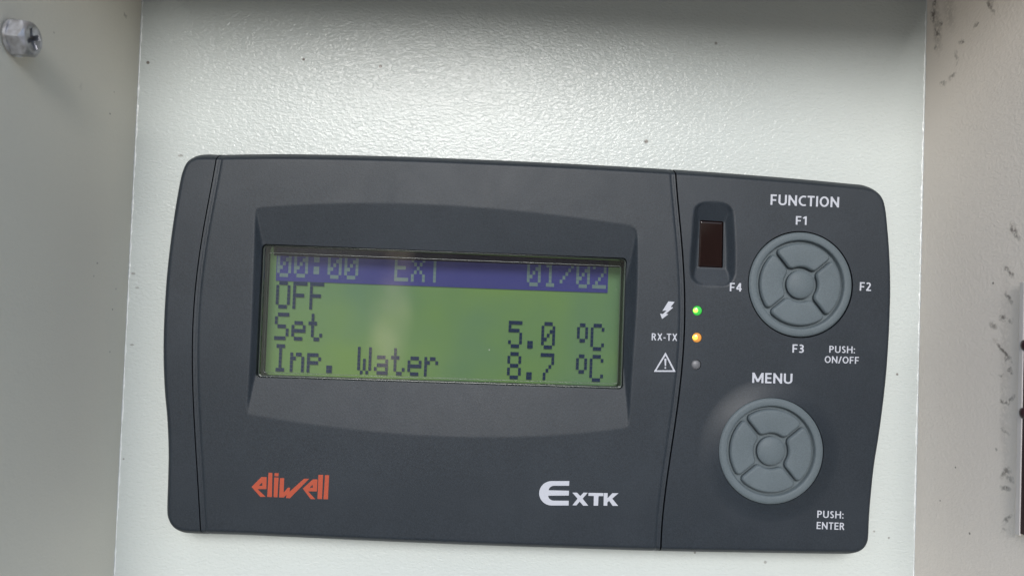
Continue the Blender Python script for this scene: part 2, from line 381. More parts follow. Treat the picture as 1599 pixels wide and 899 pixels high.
# ------------------------------------------------------------------ the recess of the metal cabinet
enc = empty("cabinet_recess", (0.5 * (XL + XR), YB, 0))
tag(enc, "pale grey painted metal recess with textured back panel and plain side walls round the controller", "cabinet recess")
T = 0.0015; DEP = 0.068
box_obj("back_panel", (XL - T, YB - T, -T), (XR + T, YT + T, 0), m_back, enc)
lp = box_obj("side_panel", (XL - T, YB - T, 0.0), (XL, YT, DEP), m_left, enc); lp['label'] = "shadowed greenish grey left side wall with a bolt"
rp = box_obj("side_panel", (XR, YB - T, 0.0), (XR + T, YT, DEP), m_right, enc); rp['label'] = "warm grey right side wall with dark scuff marks"
ROOF = 0.058
box_obj("top_panel", (XL - T, YT, 0.0), (XR + T, YT + T, ROOF), m_top, enc)
box_obj("bottom_panel", (XL - T, YB - T, 0.0), (XR + T, YB, DEP), m_left, enc)
for o_, x0_, dx_ in ((lp, XL, -0.053), (rp, XR, 0.09)):      # the side walls open slightly outwards
    for v in o_.data.vertices:
        if v.co.y < -0.02: v.co.x += dx_ * DEP
def bead(x, sx):
    r = 0.00033; V = []; Fc = []; n = 5; ys = np.linspace(YB, YT, 200)
    rng = np.random.RandomState(3)
    for i, y in enumerate(ys):
        rr = r * (0.35 + 0.9 * rng.rand() ** 1.5)
        for k in range(n):
            a = k / (n - 1) * math.pi / 2
            V.append((x + sx * rr * (1 - math.sin(a)), y, rr * (1 - math.cos(a))))
    for i in range(len(ys) - 1):
        for k in range(n - 1):
            a = i * n + k; Fc.append((a, a + 1, a + n + 1, a + n))
    return new_obj("corner_seam", V, Fc, m_bead, enc)
bead(XL, 1); bead(XR, -1)

# ------------------------------------------------------------------ the controller
H0 = 9.0 * MM
ctr = empty("chiller_controller", (0.0105, -0.0405, 0.0))
tag(ctr, "dark grey wall controller with green lit display, round key pads and orange lettering", "controller")
outline_px = [(345, 240), (450, 239), (600, 242), (750, 247.5), (900, 254.5), (1050, 263), (1150, 270), (1250, 278), (1330, 285.5),
              (1352, 288), (1368, 295), (1379, 307), (1384.5, 325), (1388, 360), (1390.5, 400), (1391.5, 450), (1390, 500), (1387.5, 545), (1384, 590), (1379, 635), (1373, 680),
              (1366, 725), (1361.5, 770), (1359, 805), (1358, 832), (1356.5, 844), (1351, 855), (1342, 862.5), (1330, 866), (1310, 866.5), (1200, 865), (1030, 862),
              (900, 858), (750, 853), (600, 847), (450, 840), (370, 836.5), (300, 834.5), (282, 832), (269, 824), (261, 811), (258.5, 795),
              (260, 750), (261, 700), (259, 650), (255.5, 610), (253.5, 560), (254, 510), (257, 450), (262, 395), (269, 340), (277, 290), (282, 268), (290, 251), (304, 242), (322, 239.5)]
OUT = px_poly(outline_px, H0 - 2.2 * MM, 6)
f_out = poly_sdf(OUT)
seamL = side_curve([(337.5, 240), (336.2, 252), (325.3, 320), (317.4, 354), (310, 400), (303.6, 488), (301, 533), (301.5, 614), (302.4, 640), (305.6, 701), (309.8, 762), (312.7, 831)], H0)
seamR = side_curve([(1055.5, 264), (1057.5, 290), (1063, 350), (1067.5, 430), (1069, 480), (1068.3, 530), (1066, 570), (1060, 620), (1052.5, 670), (1045.5, 720), (1040, 760), (1034.5, 830), (1032, 862)], H0)
yc = -0.014
rec_px = [(398, 336), (403, 326), (420, 321), (480, 318.5), (560, 317), (650, 318), (740, 323), (830, 331), (920, 342), (975, 349), (989, 355), (995.5, 368),
          (996, 420), (994, 480), (990, 540), (986, 600), (983, 650), (979, 665), (967, 670), (900, 677), (820, 681.5), (740, 682), (650, 678.5), (560, 671), (480, 662),
          (410, 652), (392, 648), (386.5, 638), (389, 580), (392, 520), (394.5, 450), (396.5, 390)]
f_rec = poly_sdf(px_poly(rec_px, H0, 4))
recTop = top_curve([(398, 324), (480, 318.5), (560, 317), (650, 318), (740, 323), (830, 331), (920, 342), (995, 353)], H0)
recBot = top_curve([(386, 646), (480, 662), (560, 671), (650, 678.5), (740, 682), (820, 681.5), (900, 677), (980, 667)], H0)
irp_px = [(1084, 335), (1088, 322), (1100, 316), (1118, 315), (1134, 318), (1144, 326), (1147, 340), (1149, 380), (1149, 420), (1146, 435), (1137, 445), (1120, 447), (1100, 446), (1085, 440), (1079, 428), (1079, 400), (1082, 365)]
f_irp = poly_sdf(px_poly(irp_px, H0, 4))
IRT = float(at_z(1115, 314.5, H0)[1]); IRB = float(at_z(1115, 447.5, H0)[1])
cM = at_z(1204.2, 703.7, H0 + 0.7 * MM); cF = at_z(1250.3, 444.0, H0)
RD = 11.25 * MM
def sstep(t): t = np.clip(t, 0, 1); return t * t * (3 - 2 * t)
def face_h(X, Y, d_out=None):
    d = -(f_out(X, Y)) if d_out is None else d_out
    z = H0 - 0.5 * MM * ((Y - yc) / 0.044) ** 2 + 0 * X
    w = 1.7 * MM
    z = z - 2.9 * MM * (1 - np.clip(d / w, 0, 1)) ** 1.7
    # display pocket
    sr = -f_rec(X, Y)
    dep = np.minimum(sr * 0.95, np.minimum((recTop(X) - Y) * 0.17, (Y - recBot(X)) * 0.12))
    z = z - np.where(sr > 0, np.clip(dep, 0, None), 0)
    # receiver pocket
    si = -f_irp(X, Y)
    z = z - np.where(si > 0, np.clip(np.minimum(si * 0.95, np.minimum((IRT - Y) * 0.37, (Y - IRB) * 0.37)), 0, 1.5 * MM), 0)
    # raised mound round the lower key pad
    r = np.hypot(X - cM[0], Y - cM[1])
    z = z + 0.85 * MM * np.clip((RD + 4.2 * MM - r) / (4.2 * MM), 0, 1) ** 1.7
    # shallow grooves beside the two seams
    for s, sg in ((seamL, 1), (seamR, -1)):
        dd = s(X, Y) * sg
        z = z - 0.25 * MM * np.exp(-((dd - 0.85 * MM) / (0.22 * MM)) ** 2)
    return z
def surf_pt(px, py, lift=0.0):
    z = np.full(np.shape(px), H0)
    for _ in range(3):
        P = at_z(px, py, z); z = face_h(P[..., 0], P[..., 1]) + lift
    P = at_z(px, py, z)
    return np.stack([P[..., 0], P[..., 1], z], -1)
bx = (OUT[:, 0].min() - MM, OUT[:, 0].max() + MM, OUT[:, 1].min() - MM, OUT[:, 1].max() + MM)
# window and holes
WX0, WX1, WY1, WY0 = -0.04768, 0.03025, 0.01136, -0.01685
wcx, wcy, whx, why = (WX0 + WX1) / 2, (WY0 + WY1) / 2, (WX1 - WX0) / 2, (WY1 - WY0) / 2
f_win = rrect_sdf(wcx, wcy, whx, why, 0.9 * MM)
irw = px_poly([(1094.5, 343.5), (1130.5, 345.5), (1129, 418), (1091.5, 416.5)], H0 - 1.35 * MM, smooth=False)
ic = irw.mean(0); f_irw0 = poly_sdf(irw + (ic - irw) * 0.02); f_irw = lambda X, Y: f_irw0(X, Y) - 0.12 * MM
LED = [at_z(1089.3, 484.8, H0), at_z(1088.6, 526.8, H0), at_z(1087.2, 569.2, H0)]
RL = 1.06 * MM
GAP = 0.17 * MM
def f_left(X, Y): return np.maximum(f_out(X, Y), seamL(X, Y) + GAP)
def f_mid(X, Y):
    return np.maximum(np.maximum(f_out(X, Y), np.maximum(GAP * .4 - seamL(X, Y), seamR(X, Y) + GAP)), -f_win(X, Y))
def f_key(X, Y):
    s = np.maximum(f_out(X, Y), GAP - seamR(X, Y))
    s = np.maximum(s, -f_irw(X, Y))
    for c in LED: s = np.maximum(s, RL - np.hypot(X - c[0], Y - c[1]))
    s = np.maximum(s, RD + 0.28 * MM - np.hypot(X - cF[0], Y - cF[1]))
    s = np.maximum(s, RD + 0.12 * MM - np.hypot(X - cM[0], Y - cM[1]))
    return s
g = 0.27 * MM
gx = lambda a, b: (float(at_z(a, 450, H0)[0]), float(at_z(b, 450, H0)[0]))
xa = gx(240, 350); xb = gx(295, 1075); xc = gx(1020, 1400)
cap = plate("end_strip", (*xa, bx[2], bx[3]), f_left, face_h, 1.2 * MM, g, m_case, ctr)
cover = plate("front_cover", (*xb, bx[2], bx[3]), f_mid, face_h, 1.2 * MM, g, m_case, ctr)
keyp = plate("keypad_panel", (*xc, bx[2], bx[3]), f_key, face_h, 1.2 * MM, g, m_case, ctr)
rear = plate("rear_housing", bx, lambda X, Y: f_out(X, Y) + 0.5 * MM, lambda X, Y: 0.25 * MM + 0 * X, 0.0, 1.0 * MM, m_rear, ctr)

# ---- display: screen, pane, rim
scr = box_obj("display_screen", (WX0 - 1.5 * MM, WY0 - 1.5 * MM, 0.3 * MM), (WX1 + 1.5 * MM, WY1 + 1.5 * MM, 1.1 * MM), m_lcd, ctr)
pane = plate("display_pane", (WX0 - MM, WX1 + MM, WY0 - MM, WY1 + MM), lambda X, Y: f_win(X, Y) + 0.05 * MM,
             lambda X, Y: 6.35 * MM + 0 * X, 6.3 * MM, 1.2 * MM, m_pane, ctr)
def ring_plate(name, f, w, zt, zb, gg, mat, parent, boxp):
    ff = lambda X, Y: np.maximum(f(X, Y), -(f(X, Y) + w))
    hh = lambda X, Y: zt - 0.6 * w * (2 * np.abs(-f(X, Y) / w - 0.5)) ** 2
    return plate(name, boxp, ff, hh, zb, gg, mat, parent)
wb = (WX0 - MM, WX1 + MM, WY0 - MM, WY1 + MM)
rim = ring_plate("window_rim", lambda X, Y: f_win(X, Y) + 0.02 * MM, 0.30 * MM, 6.75 * MM, 6.0 * MM, 0.14 * MM, m_rim, ctr, wb)
rim['label'] = "thin glossy rim edging the green display"
fi = rrect_sdf(wcx, wcy - 0.4 * MM, whx - 1.0 * MM, why - 1.3 * MM, 0.6 * MM)
ring_plate("inner_line", fi, 0.1 * MM, 6.42 * MM, 6.36 * MM, 0.06 * MM, m_rim, pane, wb)
# added dark strip atop the pane, standing in for the frame's shadow
mk = bpy.data.materials.new("frame_shade_strip"); mk.use_nodes = True; _n, _l = mk.node_tree.nodes, mk.node_tree.links; _n.clear()
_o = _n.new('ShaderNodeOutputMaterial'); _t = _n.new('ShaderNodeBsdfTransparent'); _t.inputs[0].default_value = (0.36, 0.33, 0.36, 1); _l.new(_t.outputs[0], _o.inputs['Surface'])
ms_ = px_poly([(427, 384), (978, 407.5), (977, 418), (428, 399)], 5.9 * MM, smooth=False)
new_obj("frame_shade_strip", [(x, y, 5.9 * MM) for x, y in ms_] + [(x, y, 5.8 * MM) for x, y in ms_],
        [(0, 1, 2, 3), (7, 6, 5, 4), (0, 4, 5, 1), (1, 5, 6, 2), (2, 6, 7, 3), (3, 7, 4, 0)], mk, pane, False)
# dot-matrix characters
GL = {'0': ["01110", "10001", "10011", "10101", "11001", "10001", "01110"], '1': ["00100", "01100", "00100", "00100", "00100", "00100", "01110"],
      '2': ["01110", "10001", "00001", "00010", "00100", "01000", "11111"], '5': ["11111", "10000", "11110", "00001", "00001", "10001", "01110"],
      '7': ["11111", "00001", "00001", "00010", "00100", "01000", "01000"], '8': ["01110", "10001", "10001", "01110", "10001", "10001", "01110"],
      '.': ["00000", "00000", "00000", "00000", "00000", "01100", "01100"], ':': ["00000", "01100", "01100", "00000", "01100", "01100", "00000"],
      '/': ["00000", "00001", "00010", "00100", "01000", "10000", "00000"], 'E': ["11111", "10000", "10000", "11110", "10000", "10000", "11111"],
      'X': ["10001", "10001", "01010", "00100", "01010", "10001", "10001"], 'T': ["11111", "00100", "00100", "00100", "00100", "00100", "00100"],
      'O': ["01110", "10001", "10001", "10001", "10001", "10001", "01110"], 'F': ["11111", "10000", "10000", "11110", "10000", "10000", "10000"],
      'S': ["01111", "10000", "10000", "01110", "00001", "00001", "11110"], 'e': ["00000", "00000", "01110", "10001", "11111", "10000", "01110"],
      't': ["01000", "01000", "11100", "01000", "01000", "01001", "00110"], 'I': ["01110", "00100", "00100", "00100", "00100", "00100", "01110"],
      'n': ["00000", "00000", "10110", "11001", "10001", "10001", "10001"], 'p': ["00000", "00000", "11110", "10001", "11110", "10000", "10000"],
      'W': ["10001", "10001", "10001", "10101", "10101", "10101", "01010"], 'a': ["00000", "00000", "01110", "00001", "01111", "10001", "01111"],
      'r': ["00000", "00000", "10110", "11001", "10000", "10000", "10000"], 'C': ["01110", "10001", "10000", "10000", "10000", "10001", "01110"],
      'd': ["01100", "10010", "10010", "01100", "00000", "00000", "00000"]}
GL['d'] = ["01110", "10001", "10001", "01110", "00000", "00000", "00000"]
GL['d'] = ["00110", "01001", "01001", "01001", "00110", "00000", "00000"]
TX0, TX1, TY1, TY0 = -0.04491, 0.02653, 0.01046, -0.01571
DW = (TX1 - TX0) / 119.5; DH = (TY1 - TY0) / 31.0
LZ = 1.1 * MM
KT = (CAMD - LZ) / (CAMD - 5.0 * MM)
TX0, TX1, TY0, TY1 = TX0 * KT, TX1 * KT, TY0 * KT, TY1 * KT
DW *= KT; DH *= KT
def quads(name, cells, mat, parent, z, fx=0.93, fy=0.93, jit=0.0):
    V, Fc = [], []
    for (c, r, cw, rh) in cells:
        x0 = TX0 + c * DW + DW * (1 - fx) / 2; x1 = TX0 + (c + cw) * DW - DW * (1 - fx) / 2
        y0 = TY1 - r * DH - DH * (1 - fy) / 2; y1 = TY1 - (r + rh) * DH + DH * (1 - fy) / 2
        b = len(V); V += [(x0, y1, z), (x1, y1, z), (x1, y0, z), (x0, y0, z)]; Fc.append((b, b + 1, b + 2, b + 3))
    return new_obj(name, V, Fc, mat, parent, False)
rows = ["00:00  EXT     01/02", "OFF", "Set            5.0 dC", "Inp. Water     8.7 dC"]
rows = ["00:00  EXT     01/02", "OFF                 ", "Set           5.0 dC", "Inp. Water    8.7 dC"]
bar = quads("inverse_bar", [(-0.3, -0.4, 120.0, 8.4)], m_bar, scr, LZ + 0.40 * MM, 1, 1)
bar['label'] = "violet blue highlighted top line of the display"
import re
for ri, row in enumerate(rows):
    for mt_ in re.finditer(r"\S+( \S+)*", row):
        cells = []
        for ci, ch in enumerate(mt_.group()):
            if ch == ' ': continue
            for r, line in enumerate(GL[ch]):
                for c, b in enumerate(line):
                    if b == '1': cells.append(((mt_.start() + ci) * 6 + c, ri * 8 + r, 1, 1))
        o = quads("display_text", cells, m_ldot if ri == 0 else m_seg, scr, LZ + 0.45 * MM, 0.99, 0.93)
        o['label'] = "display characters " + mt_.group().replace('dC', 'degrees C').replace(':', ' ')

# ---- infrared window
irx = px_poly([(1090, 340), (1134, 340), (1134, 422), (1088, 422)], H0 - 1.6 * MM, smooth=False)
irwin = plate("receiver_window", (irx[:, 0].min(), irx[:, 0].max(), irx[:, 1].min(), irx[:, 1].max()), lambda X, Y: f_irw(X, Y) + 0.06 * MM,
              lambda X, Y: H0 - 1.9 * MM - 0.25 * MM * (1 - np.clip(-(f_irw(X, Y)) / (0.45 * MM), 0, 1)) ** 2, 3 * MM, 0.12 * MM, m_ir, ctr)
irwin['label'] = "dark maroon infrared window in its sloping pocket"

# ---- indicator lamps
def led(c, name, lens_m, core_m, label):
    hh = lambda X, Y: H0 - 0.5 * MM + 0.55 * MM * np.sqrt(np.clip(1 - (np.hypot(X - c[0], Y - c[1]) / (RL * 1.02)) ** 2, 0, 1))
    o = plate(name, (c[0] - 1.4 * MM, c[0] + 1.4 * MM, c[1] - 1.4 * MM, c[1] + 1.4 * MM), circ_sdf(c[0], c[1], RL - 0.05 * MM), hh, 4 * MM, 0.07 * MM, lens_m, ctr)
    o['label'] = label
    if core_m:
        x, y = c[0] - 0.42 * MM, c[1] + 0.03 * MM
        kk = lambda X, Y: hh(X, Y) + 0.03 * MM
        plate("lit_chip", (x - MM, x + MM, y - MM, y + MM), circ_sdf(x, y, 0.48 * MM), kk, 6 * MM, 0.07 * MM, core_m, o)
    return o
def glow(name, col, em, ecol=None):
    m = MT(name, col, 0.18, 0.5); m.b.inputs['Emission Color'].default_value = (*(ecol or col), 1); m.b.inputs['Emission Strength'].default_value = em; return m.m
led(LED[0], "indicator_lamp", glow("green_lens", (0.03, 0.25, 0.05), 0.45, (0.03, 0.30, 0.03)), glow("green_chip", (0.2, 0.8, 0.05), 1.6, (0.30, 1.0, 0.04)), "lit green power lamp beside the lightning bolt")
led(LED[1], "indicator_lamp", glow("amber_lens", (0.30, 0.14, 0.04), 0.45, (0.45, 0.18, 0.03)), glow("amber_chip", (0.9, 0.5, 0.05), 1.6, (1.0, 0.60, 0.03)), "lit amber lamp beside RX-TX")
led(LED[2], "indicator_lamp", MT("unlit_lens", (0.10, 0.102, 0.11), 0.45).m, None, "unlit grey lamp beside the warning triangle")

# ---- round key pads
R1 = 9.35 * MM
def dial_base():
    def f(X, Y): return np.hypot(X, Y) - RD
    def h(X, Y):
        r = np.hypot(X, Y)
        ringt = np.clip((r - R1) / (RD - R1), 0, 1)
        zr = 0.55 * MM - 0.55 * MM * np.abs(2 * ringt - 1) ** 3.0
        return np.where(r < R1, -0.9 * MM, -0.1 * MM + zr * 0.6 - 0.8 * MM * (1 - sstep((r - R1) / (0.2 * MM))))
    V = (-RD - MM, RD + MM, -RD - MM, RD + MM)
    return plate("key_pad", V, f, h, -3.5 * MM, 0.14 * MM, m_key, None, local=True, xf=lambda v: v @ L2W.T)
def wedge(k):
    rot = math.radians(-4.5 + 90 * k + 90)
    ri, ro, hw, cr = 3.75 * MM, 8.9 * MM, math.radians(45), 1.0 * MM
    def f(X, Y):
        x = X * math.cos(rot) + Y * math.sin(rot); y = np.abs(-X * math.sin(rot) + Y * math.cos(rot))
        r = np.hypot(x, y)
        a = -(x * math.sin(hw) - y * math.cos(hw)) + 0.26 * MM          # flat flank, parallel to the 45 degree line
        d = [r - ro, ri - r, a]
        q = [v + cr for v in d]
        q0, q1, q2 = np.maximum(q[0], 0), np.maximum(q[1], 0), np.maximum(q[2], 0)
        return np.sqrt(q0 ** 2 + q1 ** 2 + q2 ** 2) + np.minimum(np.maximum(np.maximum(q[0], q[1]), q[2]), 0) - cr
    def h(X, Y):
        d = np.clip(-f(X, Y), 0, None); r = np.hypot(X, Y)
        return 0.42 * MM - 0.45 * MM * (1 - np.clip(d / (0.5 * MM), 0, 1)) ** 2.2 - 0.12 * MM * ((r - 6.3 * MM) / (2.6 * MM)) ** 2
    return plate("pad_key", (-RD, RD, -RD, RD), f, h, -1.5 * MM, 0.13 * MM, m_key, None, local=True, xf=lambda v: v @ L2W.T)
def centre():
    rc = 3.05 * MM
    def h(X, Y):
        r = np.hypot(X, Y) / rc
        return -0.15 * MM + 0.85 * MM * np.sqrt(np.clip(1 - 0.97 * r * r, 0.0, 1))
    return plate("centre_key", (-rc - MM, rc + MM, -rc - MM, rc + MM), circ_sdf(0, 0, rc), h, -1.5 * MM, 0.12 * MM, m_key, None, local=True, xf=lambda v: v @ L2W.T)
dial = dial_base(); dial.parent = ctr
kids = [wedge(k) for k in range(4)] + [centre()]
for k in kids: k.parent = dial
def place(o, c, z):
    w = Vector((c[0], -z, c[1] + ZOFF)); o.location = w - root_loc(ctr)
place(dial, cF, H0 - 0.1 * MM)
dial['label'] = "round function key pad under the word FUNCTION"
dial2 = dial.copy(); COL.objects.link(dial2); dial2.parent = ctr
for k in kids:
    c = k.copy(); COL.objects.link(c); c.parent = dial2
place(dial2, cM, H0 + 0.72 * MM)
dial2['label'] = "round menu key pad raised under the word MENU"

# ---- printed writing
def drape(name, V2, faces, mat, parent, lift=0.035 * MM):
    P = surf_pt(V2[:, 0], V2[:, 1], lift)
    return new_obj(name, P, faces, mat, parent, False)
def ell(cx, cy, rx, ry, a0, a1, n=12):
    return [(cx + rx * math.cos(math.radians(a0 + (a1 - a0) * i / n)), cy + ry * math.sin(math.radians(a0 + (a1 - a0) * i / n))) for i in range(n + 1)]
SW = 0.155
h_ = SW / 2
GF = {  # advance width, strokes on the centre line, in units of the cap height
 'F': (.50, [[(h_, 0), (h_, 1)], [(0, 1 - h_), (.48, 1 - h_)], [(0, .47), (.44, .47)]]),
 'E': (.50, [[(h_, 0), (h_, 1)], [(0, 1 - h_), (.49, 1 - h_)], [(0, .51), (.46, .51)], [(0, h_), (.49, h_)]]),
 'U': (.66, [[(h_, 1)] + [(h_, .35)] + ell(.33, .33, .33 - h_, .33 - h_, 180, 360) + [(.66 - h_, 1)]]),
 'N': (.68, [[(h_, 0), (h_, 1)], [(h_, .93), (.68 - h_, .07)], [(.68 - h_, 0), (.68 - h_, 1)]]),
 'M': (.86, [[(h_, 0), (h_, 1)], [(h_ + .03, .93), (.43, .12)], [(.43, .12), (.86 - h_ - .03, .93)], [(.86 - h_, 0), (.86 - h_, 1)]]),
 'C': (.58, [ell(.42, .5, .42 - h_, .5 - h_, 62, 298, 16)]),
 'T': (.56, [[(.28, 0), (.28, 1)], [(0, 1 - h_), (.56, 1 - h_)]]),
 'I': (SW, [[(h_, 0), (h_, 1)]]),
 'O': (.74, [ell(.37, .5, .37 - h_, .5 - h_, 0, 360, 22)]),
 'P': (.54, [[(h_, 0), (h_, 1)], [(0, 1 - h_), (.24, 1 - h_)] + ell(.25, .7, .29 - h_, .3 - h_, 90, -90, 8) + [(0, .4 + h_)]]),
 'R': (.58, [[(h_, 0), (h_, 1)], [(0, 1 - h_), (.22, 1 - h_)] + ell(.25, .72, .27 - h_, .28 - h_, 90, -90, 8) + [(0, .44 + h_)], [(.27, .5), (.50, 0)]]),
 'S': (.48, [ell(.245, .735, .2 - h_ + .02, .265 - h_, 35, 180, 9) + ell(.245, .735, .2 - h_ + .02, .23 - h_ + .02, 195, 250, 3) + ell(.225, .27, .235 - h_ + .01, .27 - h_, 62, -145, 11)]),
 'H': (.67, [[(h_, 0), (h_, 1)], [(.67 - h_, 0), (.67 - h_, 1)], [(0, .53), (.67, .53)]]),
 'X': (.62, [[(.08, 0), (.54, 1)], [(.54, 0), (.08, 1)]]),
 '1': (.34, [[(.26, 0), (.26, 1)], [(.02, .76), (.24, .93)]]),
 '2': (.50, [ell(.22, .72, .25 - h_, .28 - h_, 150, -30, 9) + [(.08, h_), (.50, h_)]]),
 '3': (.48, [ell(.2, .74, .26 - h_, .26 - h_, 135, -90, 9) + [(.14, .52)], [(.14, .53)] + ell(.2, .285, .28 - h_, .285 - h_, 90, -140, 10)]),
 '4': (.54, [[(.385, 0), (.385, 1)], [(.36, .95), (.05, .33)], [(.03, .29), (.54, .29)]]),
 '/': (.36, [[(.04, -.02), (.32, 1.0)]]),
 '-': (.30, [[(.02, .38), (.28, .38)]]),
 ':': (SW, [[(h_, 0), (h_, .17)], [(h_, .52), (h_, .69)]]),
}
def stroke_sdf(polys, w):
    def f(X, Y):
        d = np.full(X.shape, 1e9)
        for P in polys:
            for i in range(len(P) - 1):
                (ax, ay), (bx_, by_) = P[i], P[i + 1]; L = math.hypot(bx_ - ax, by_ - ay) + 1e-9
                ux, uy = (bx_ - ax) / L, (by_ - ay) / L
                t = (X - ax) * ux + (Y - ay) * uy; nrm = np.abs(-(X - ax) * uy + (Y - ay) * ux)
                qx, qy = np.abs(t - L / 2) - L / 2, nrm - w / 2
                d = np.minimum(d, np.hypot(np.maximum(qx, 0), np.maximum(qy, 0)) + np.minimum(np.maximum(qx, qy), 0))
            for (cx_, cy_) in P[1:-1]: d = np.minimum(d, np.hypot(X - cx_, Y - cy_) - w / 2)
        return d
    return f
def text(s, lb, rb, cap, parent, name="printed_word", bold=0.0):
    x = 0.0; Vs, Fs, n0 = [], [], 0
    d = np.array(rb, float) - np.array(lb, float); nn = np.array([d[1], -d[0]]) / np.hypot(*d) * cap
    tot = sum(GF[c][0] for c in s) + (len(s) - 1) * 0.125
    for ch in s:
        w, st = GF[ch]
        def xf(v, x=x):
            u = (v[:, 0] + x) / tot
            P = np.array(lb, float) + u[:, None] * d + v[:, 1][:, None] * nn
            return surf_pt(P[:, 0], P[:, 1], v[:, 2])
        o = plate("tmp", (-.1, w + .1, -.12, 1.12), stroke_sdf(st, SW + bold), lambda X, Y: 0.03 * MM + 0 * X, -0.03 * MM, 0.045, None, None, xf=xf)
        V = np.array([v.co[:] for v in o.data.vertices]); Fs += [[i + n0 for i in p.vertices] for p in o.data.polygons]
        Vs.append(V); n0 += len(V); me = o.data; bpy.data.objects.remove(o); bpy.data.meshes.remove(me)
        x += w + 0.125
    V = np.concatenate(Vs) - np.array(root_loc(parent))
    o = new_obj(name, V, Fs, m_print, parent, False, local=True); o['label'] = "white printed " + s.replace(':', ''); return o
text("FUNCTION", (1203, 319.8), (1310, 324), 16.3, keyp)
text("F1", (1242.5, 350.7), (1259.5, 351.2), 13.3, keyp)
text("F2", (1342.3, 453.6), (1360, 454.3), 13.3, keyp)
text("F4", (1139.5, 454.4), (1158, 455), 13.0, keyp)
text("F3", (1237.2, 550.2), (1255.2, 550.8), 13.0, keyp)
text("PUSH:", (1294.8, 550.3), (1335, 551.4), 10.8, keyp, bold=-.01)
text("ON/OFF", (1287.6, 566.2), (1341.2, 567.8), 10.8, keyp, bold=-.01)
text("MENU", (1174.5, 597.3), (1237.2, 599.0), 15.9, keyp)
text("PUSH:", (1276, 807.6), (1317, 809), 11.2, keyp, bold=-.01)
text("ENTER", (1275, 825.2), (1318.6, 826.8), 11.2, keyp, bold=-.01)
text("RX-TX", (1017.5, 531.0), (1057.4, 531.9), 11.0, cover, bold=-.01)
def shape(name, loops, org, sc, mat, parent, label):
    fs = [poly_sdf(np.array(l, float)) for l in loops]
    def f(X, Y):
        dm = np.full(X.shape, 1e9); ins = np.zeros(X.shape, bool)
        for q in fs:
            v = q(X, Y); dm = np.minimum(dm, np.abs(v)); ins ^= v < 0
        return np.where(ins, -dm, dm)
    A = np.concatenate([np.array(l, float) for l in loops]); gg = 4.0 * sc / 8.883
    xf = lambda v: surf_pt(org[0] + v[:, 0] / sc, org[1] + v[:, 1] / sc, v[:, 2])
    o = plate(name, (A[:, 0].min() - 9, A[:, 0].max() + 9, A[:, 1].min() - 9, A[:, 1].max() + 9), f, lambda X, Y: 0.03 * MM + 0 * X, -0.03 * MM, gg, mat, parent, xf=xf)
    o.data.polygons.foreach_set('use_smooth', [False] * len(o.data.polygons)); o['label'] = label; return o
shape("warning_symbol", [[(235, 598), (125, 780), (330, 780)], [(235, 628), (149, 766), (306, 766)], [(224, 657), (243, 657), (240, 725), (228, 725)], [(226, 736), (240, 736), (240, 750), (226, 750)]],
      (1000, 450), 5.99, m_print, cover, "white warning triangle with an exclamation mark")
shape("lightning_symbol", [[(262, 122), (320, 127), (283, 175), (308, 178), (238, 238), (262, 242), (203, 286), (184, 236), (210, 241), (246, 206), (206, 211)]],
      (1000, 450), 5.99, m_print, cover, "white lightning bolt")
LO, LS = (820, 730), 8.883
def arc(cx, cy, rx, ry, a0, a1, n=10):
    return [(cx + rx * math.cos(math.radians(a0 + (a1 - a0) * i / n)), cy - ry * math.sin(math.radians(a0 + (a1 - a0) * i / n))) for i in range(n + 1)]
Epoly = [(612, 182), (610, 246)] + arc(405, 315, 80, 69, 90, 175, 8) + [(608, 315), (606, 382)] + arc(400, 384, 80, 69, 180, 268, 8) + [(604, 454), (604, 520)] + arc(368, 351, 173, 169, 268, 92, 18)
shape("model_letter", [Epoly], LO, LS, m_print, cover, "large white letter E with rounded back")
shape("model_letter", [[(655, 342), (720, 342), (765, 390), (810, 342), (868, 343), (797, 425), (875, 522), (805, 522), (757, 465), (712, 518), (655, 517), (728, 425)]], LO, LS, m_print, cover, "small white letter X")
shape("model_letter", [[(880, 345), (1085, 348), (1085, 390), (1018, 389), (1012, 522), (950, 522), (953, 388), (878, 386)]], LO, LS, m_print, cover, "small white letter T")
shape("model_letter", [[(1092, 348), (1145, 348), (1143, 420), (1210, 350), (1295, 350), (1208, 425), (1290, 525), (1215, 525), (1165, 455), (1140, 478), (1140, 523), (1088, 522)]], LO, LS, m_print, cover, "small white letter K")
shape("brand_lettering", [[(203, 352), (338, 215), (412, 215), (408, 382), (285, 382), (398, 488), (325, 490)], [(303, 336), (349, 290), (353, 336)],
                          [(438, 155), (492, 158), (485, 492), (420, 490)], [(522, 160), (578, 162), (576, 205), (520, 203)], [(517, 220), (578, 222), (562, 495), (508, 493)],
                          [(597, 230), (655, 230), (648, 430), (708, 360), (738, 365), (728, 420), (930, 238), (1000, 240), (735, 508), (680, 505), (690, 458), (650, 498), (585, 497)],
                          [(914, 374), (1052, 247), (1117, 247), (1108, 415), (985, 412), (1088, 522), (1022, 520)], [(1008, 362), (1050, 322), (1054, 362)],
                          [(1130, 185), (1195, 185), (1180, 520), (1117, 518)], [(1222, 188), (1278, 190), (1262, 524), (1200, 522)]],
      (370, 720), 8.883, m_orange, cover, "orange angular lettering of the maker's name")

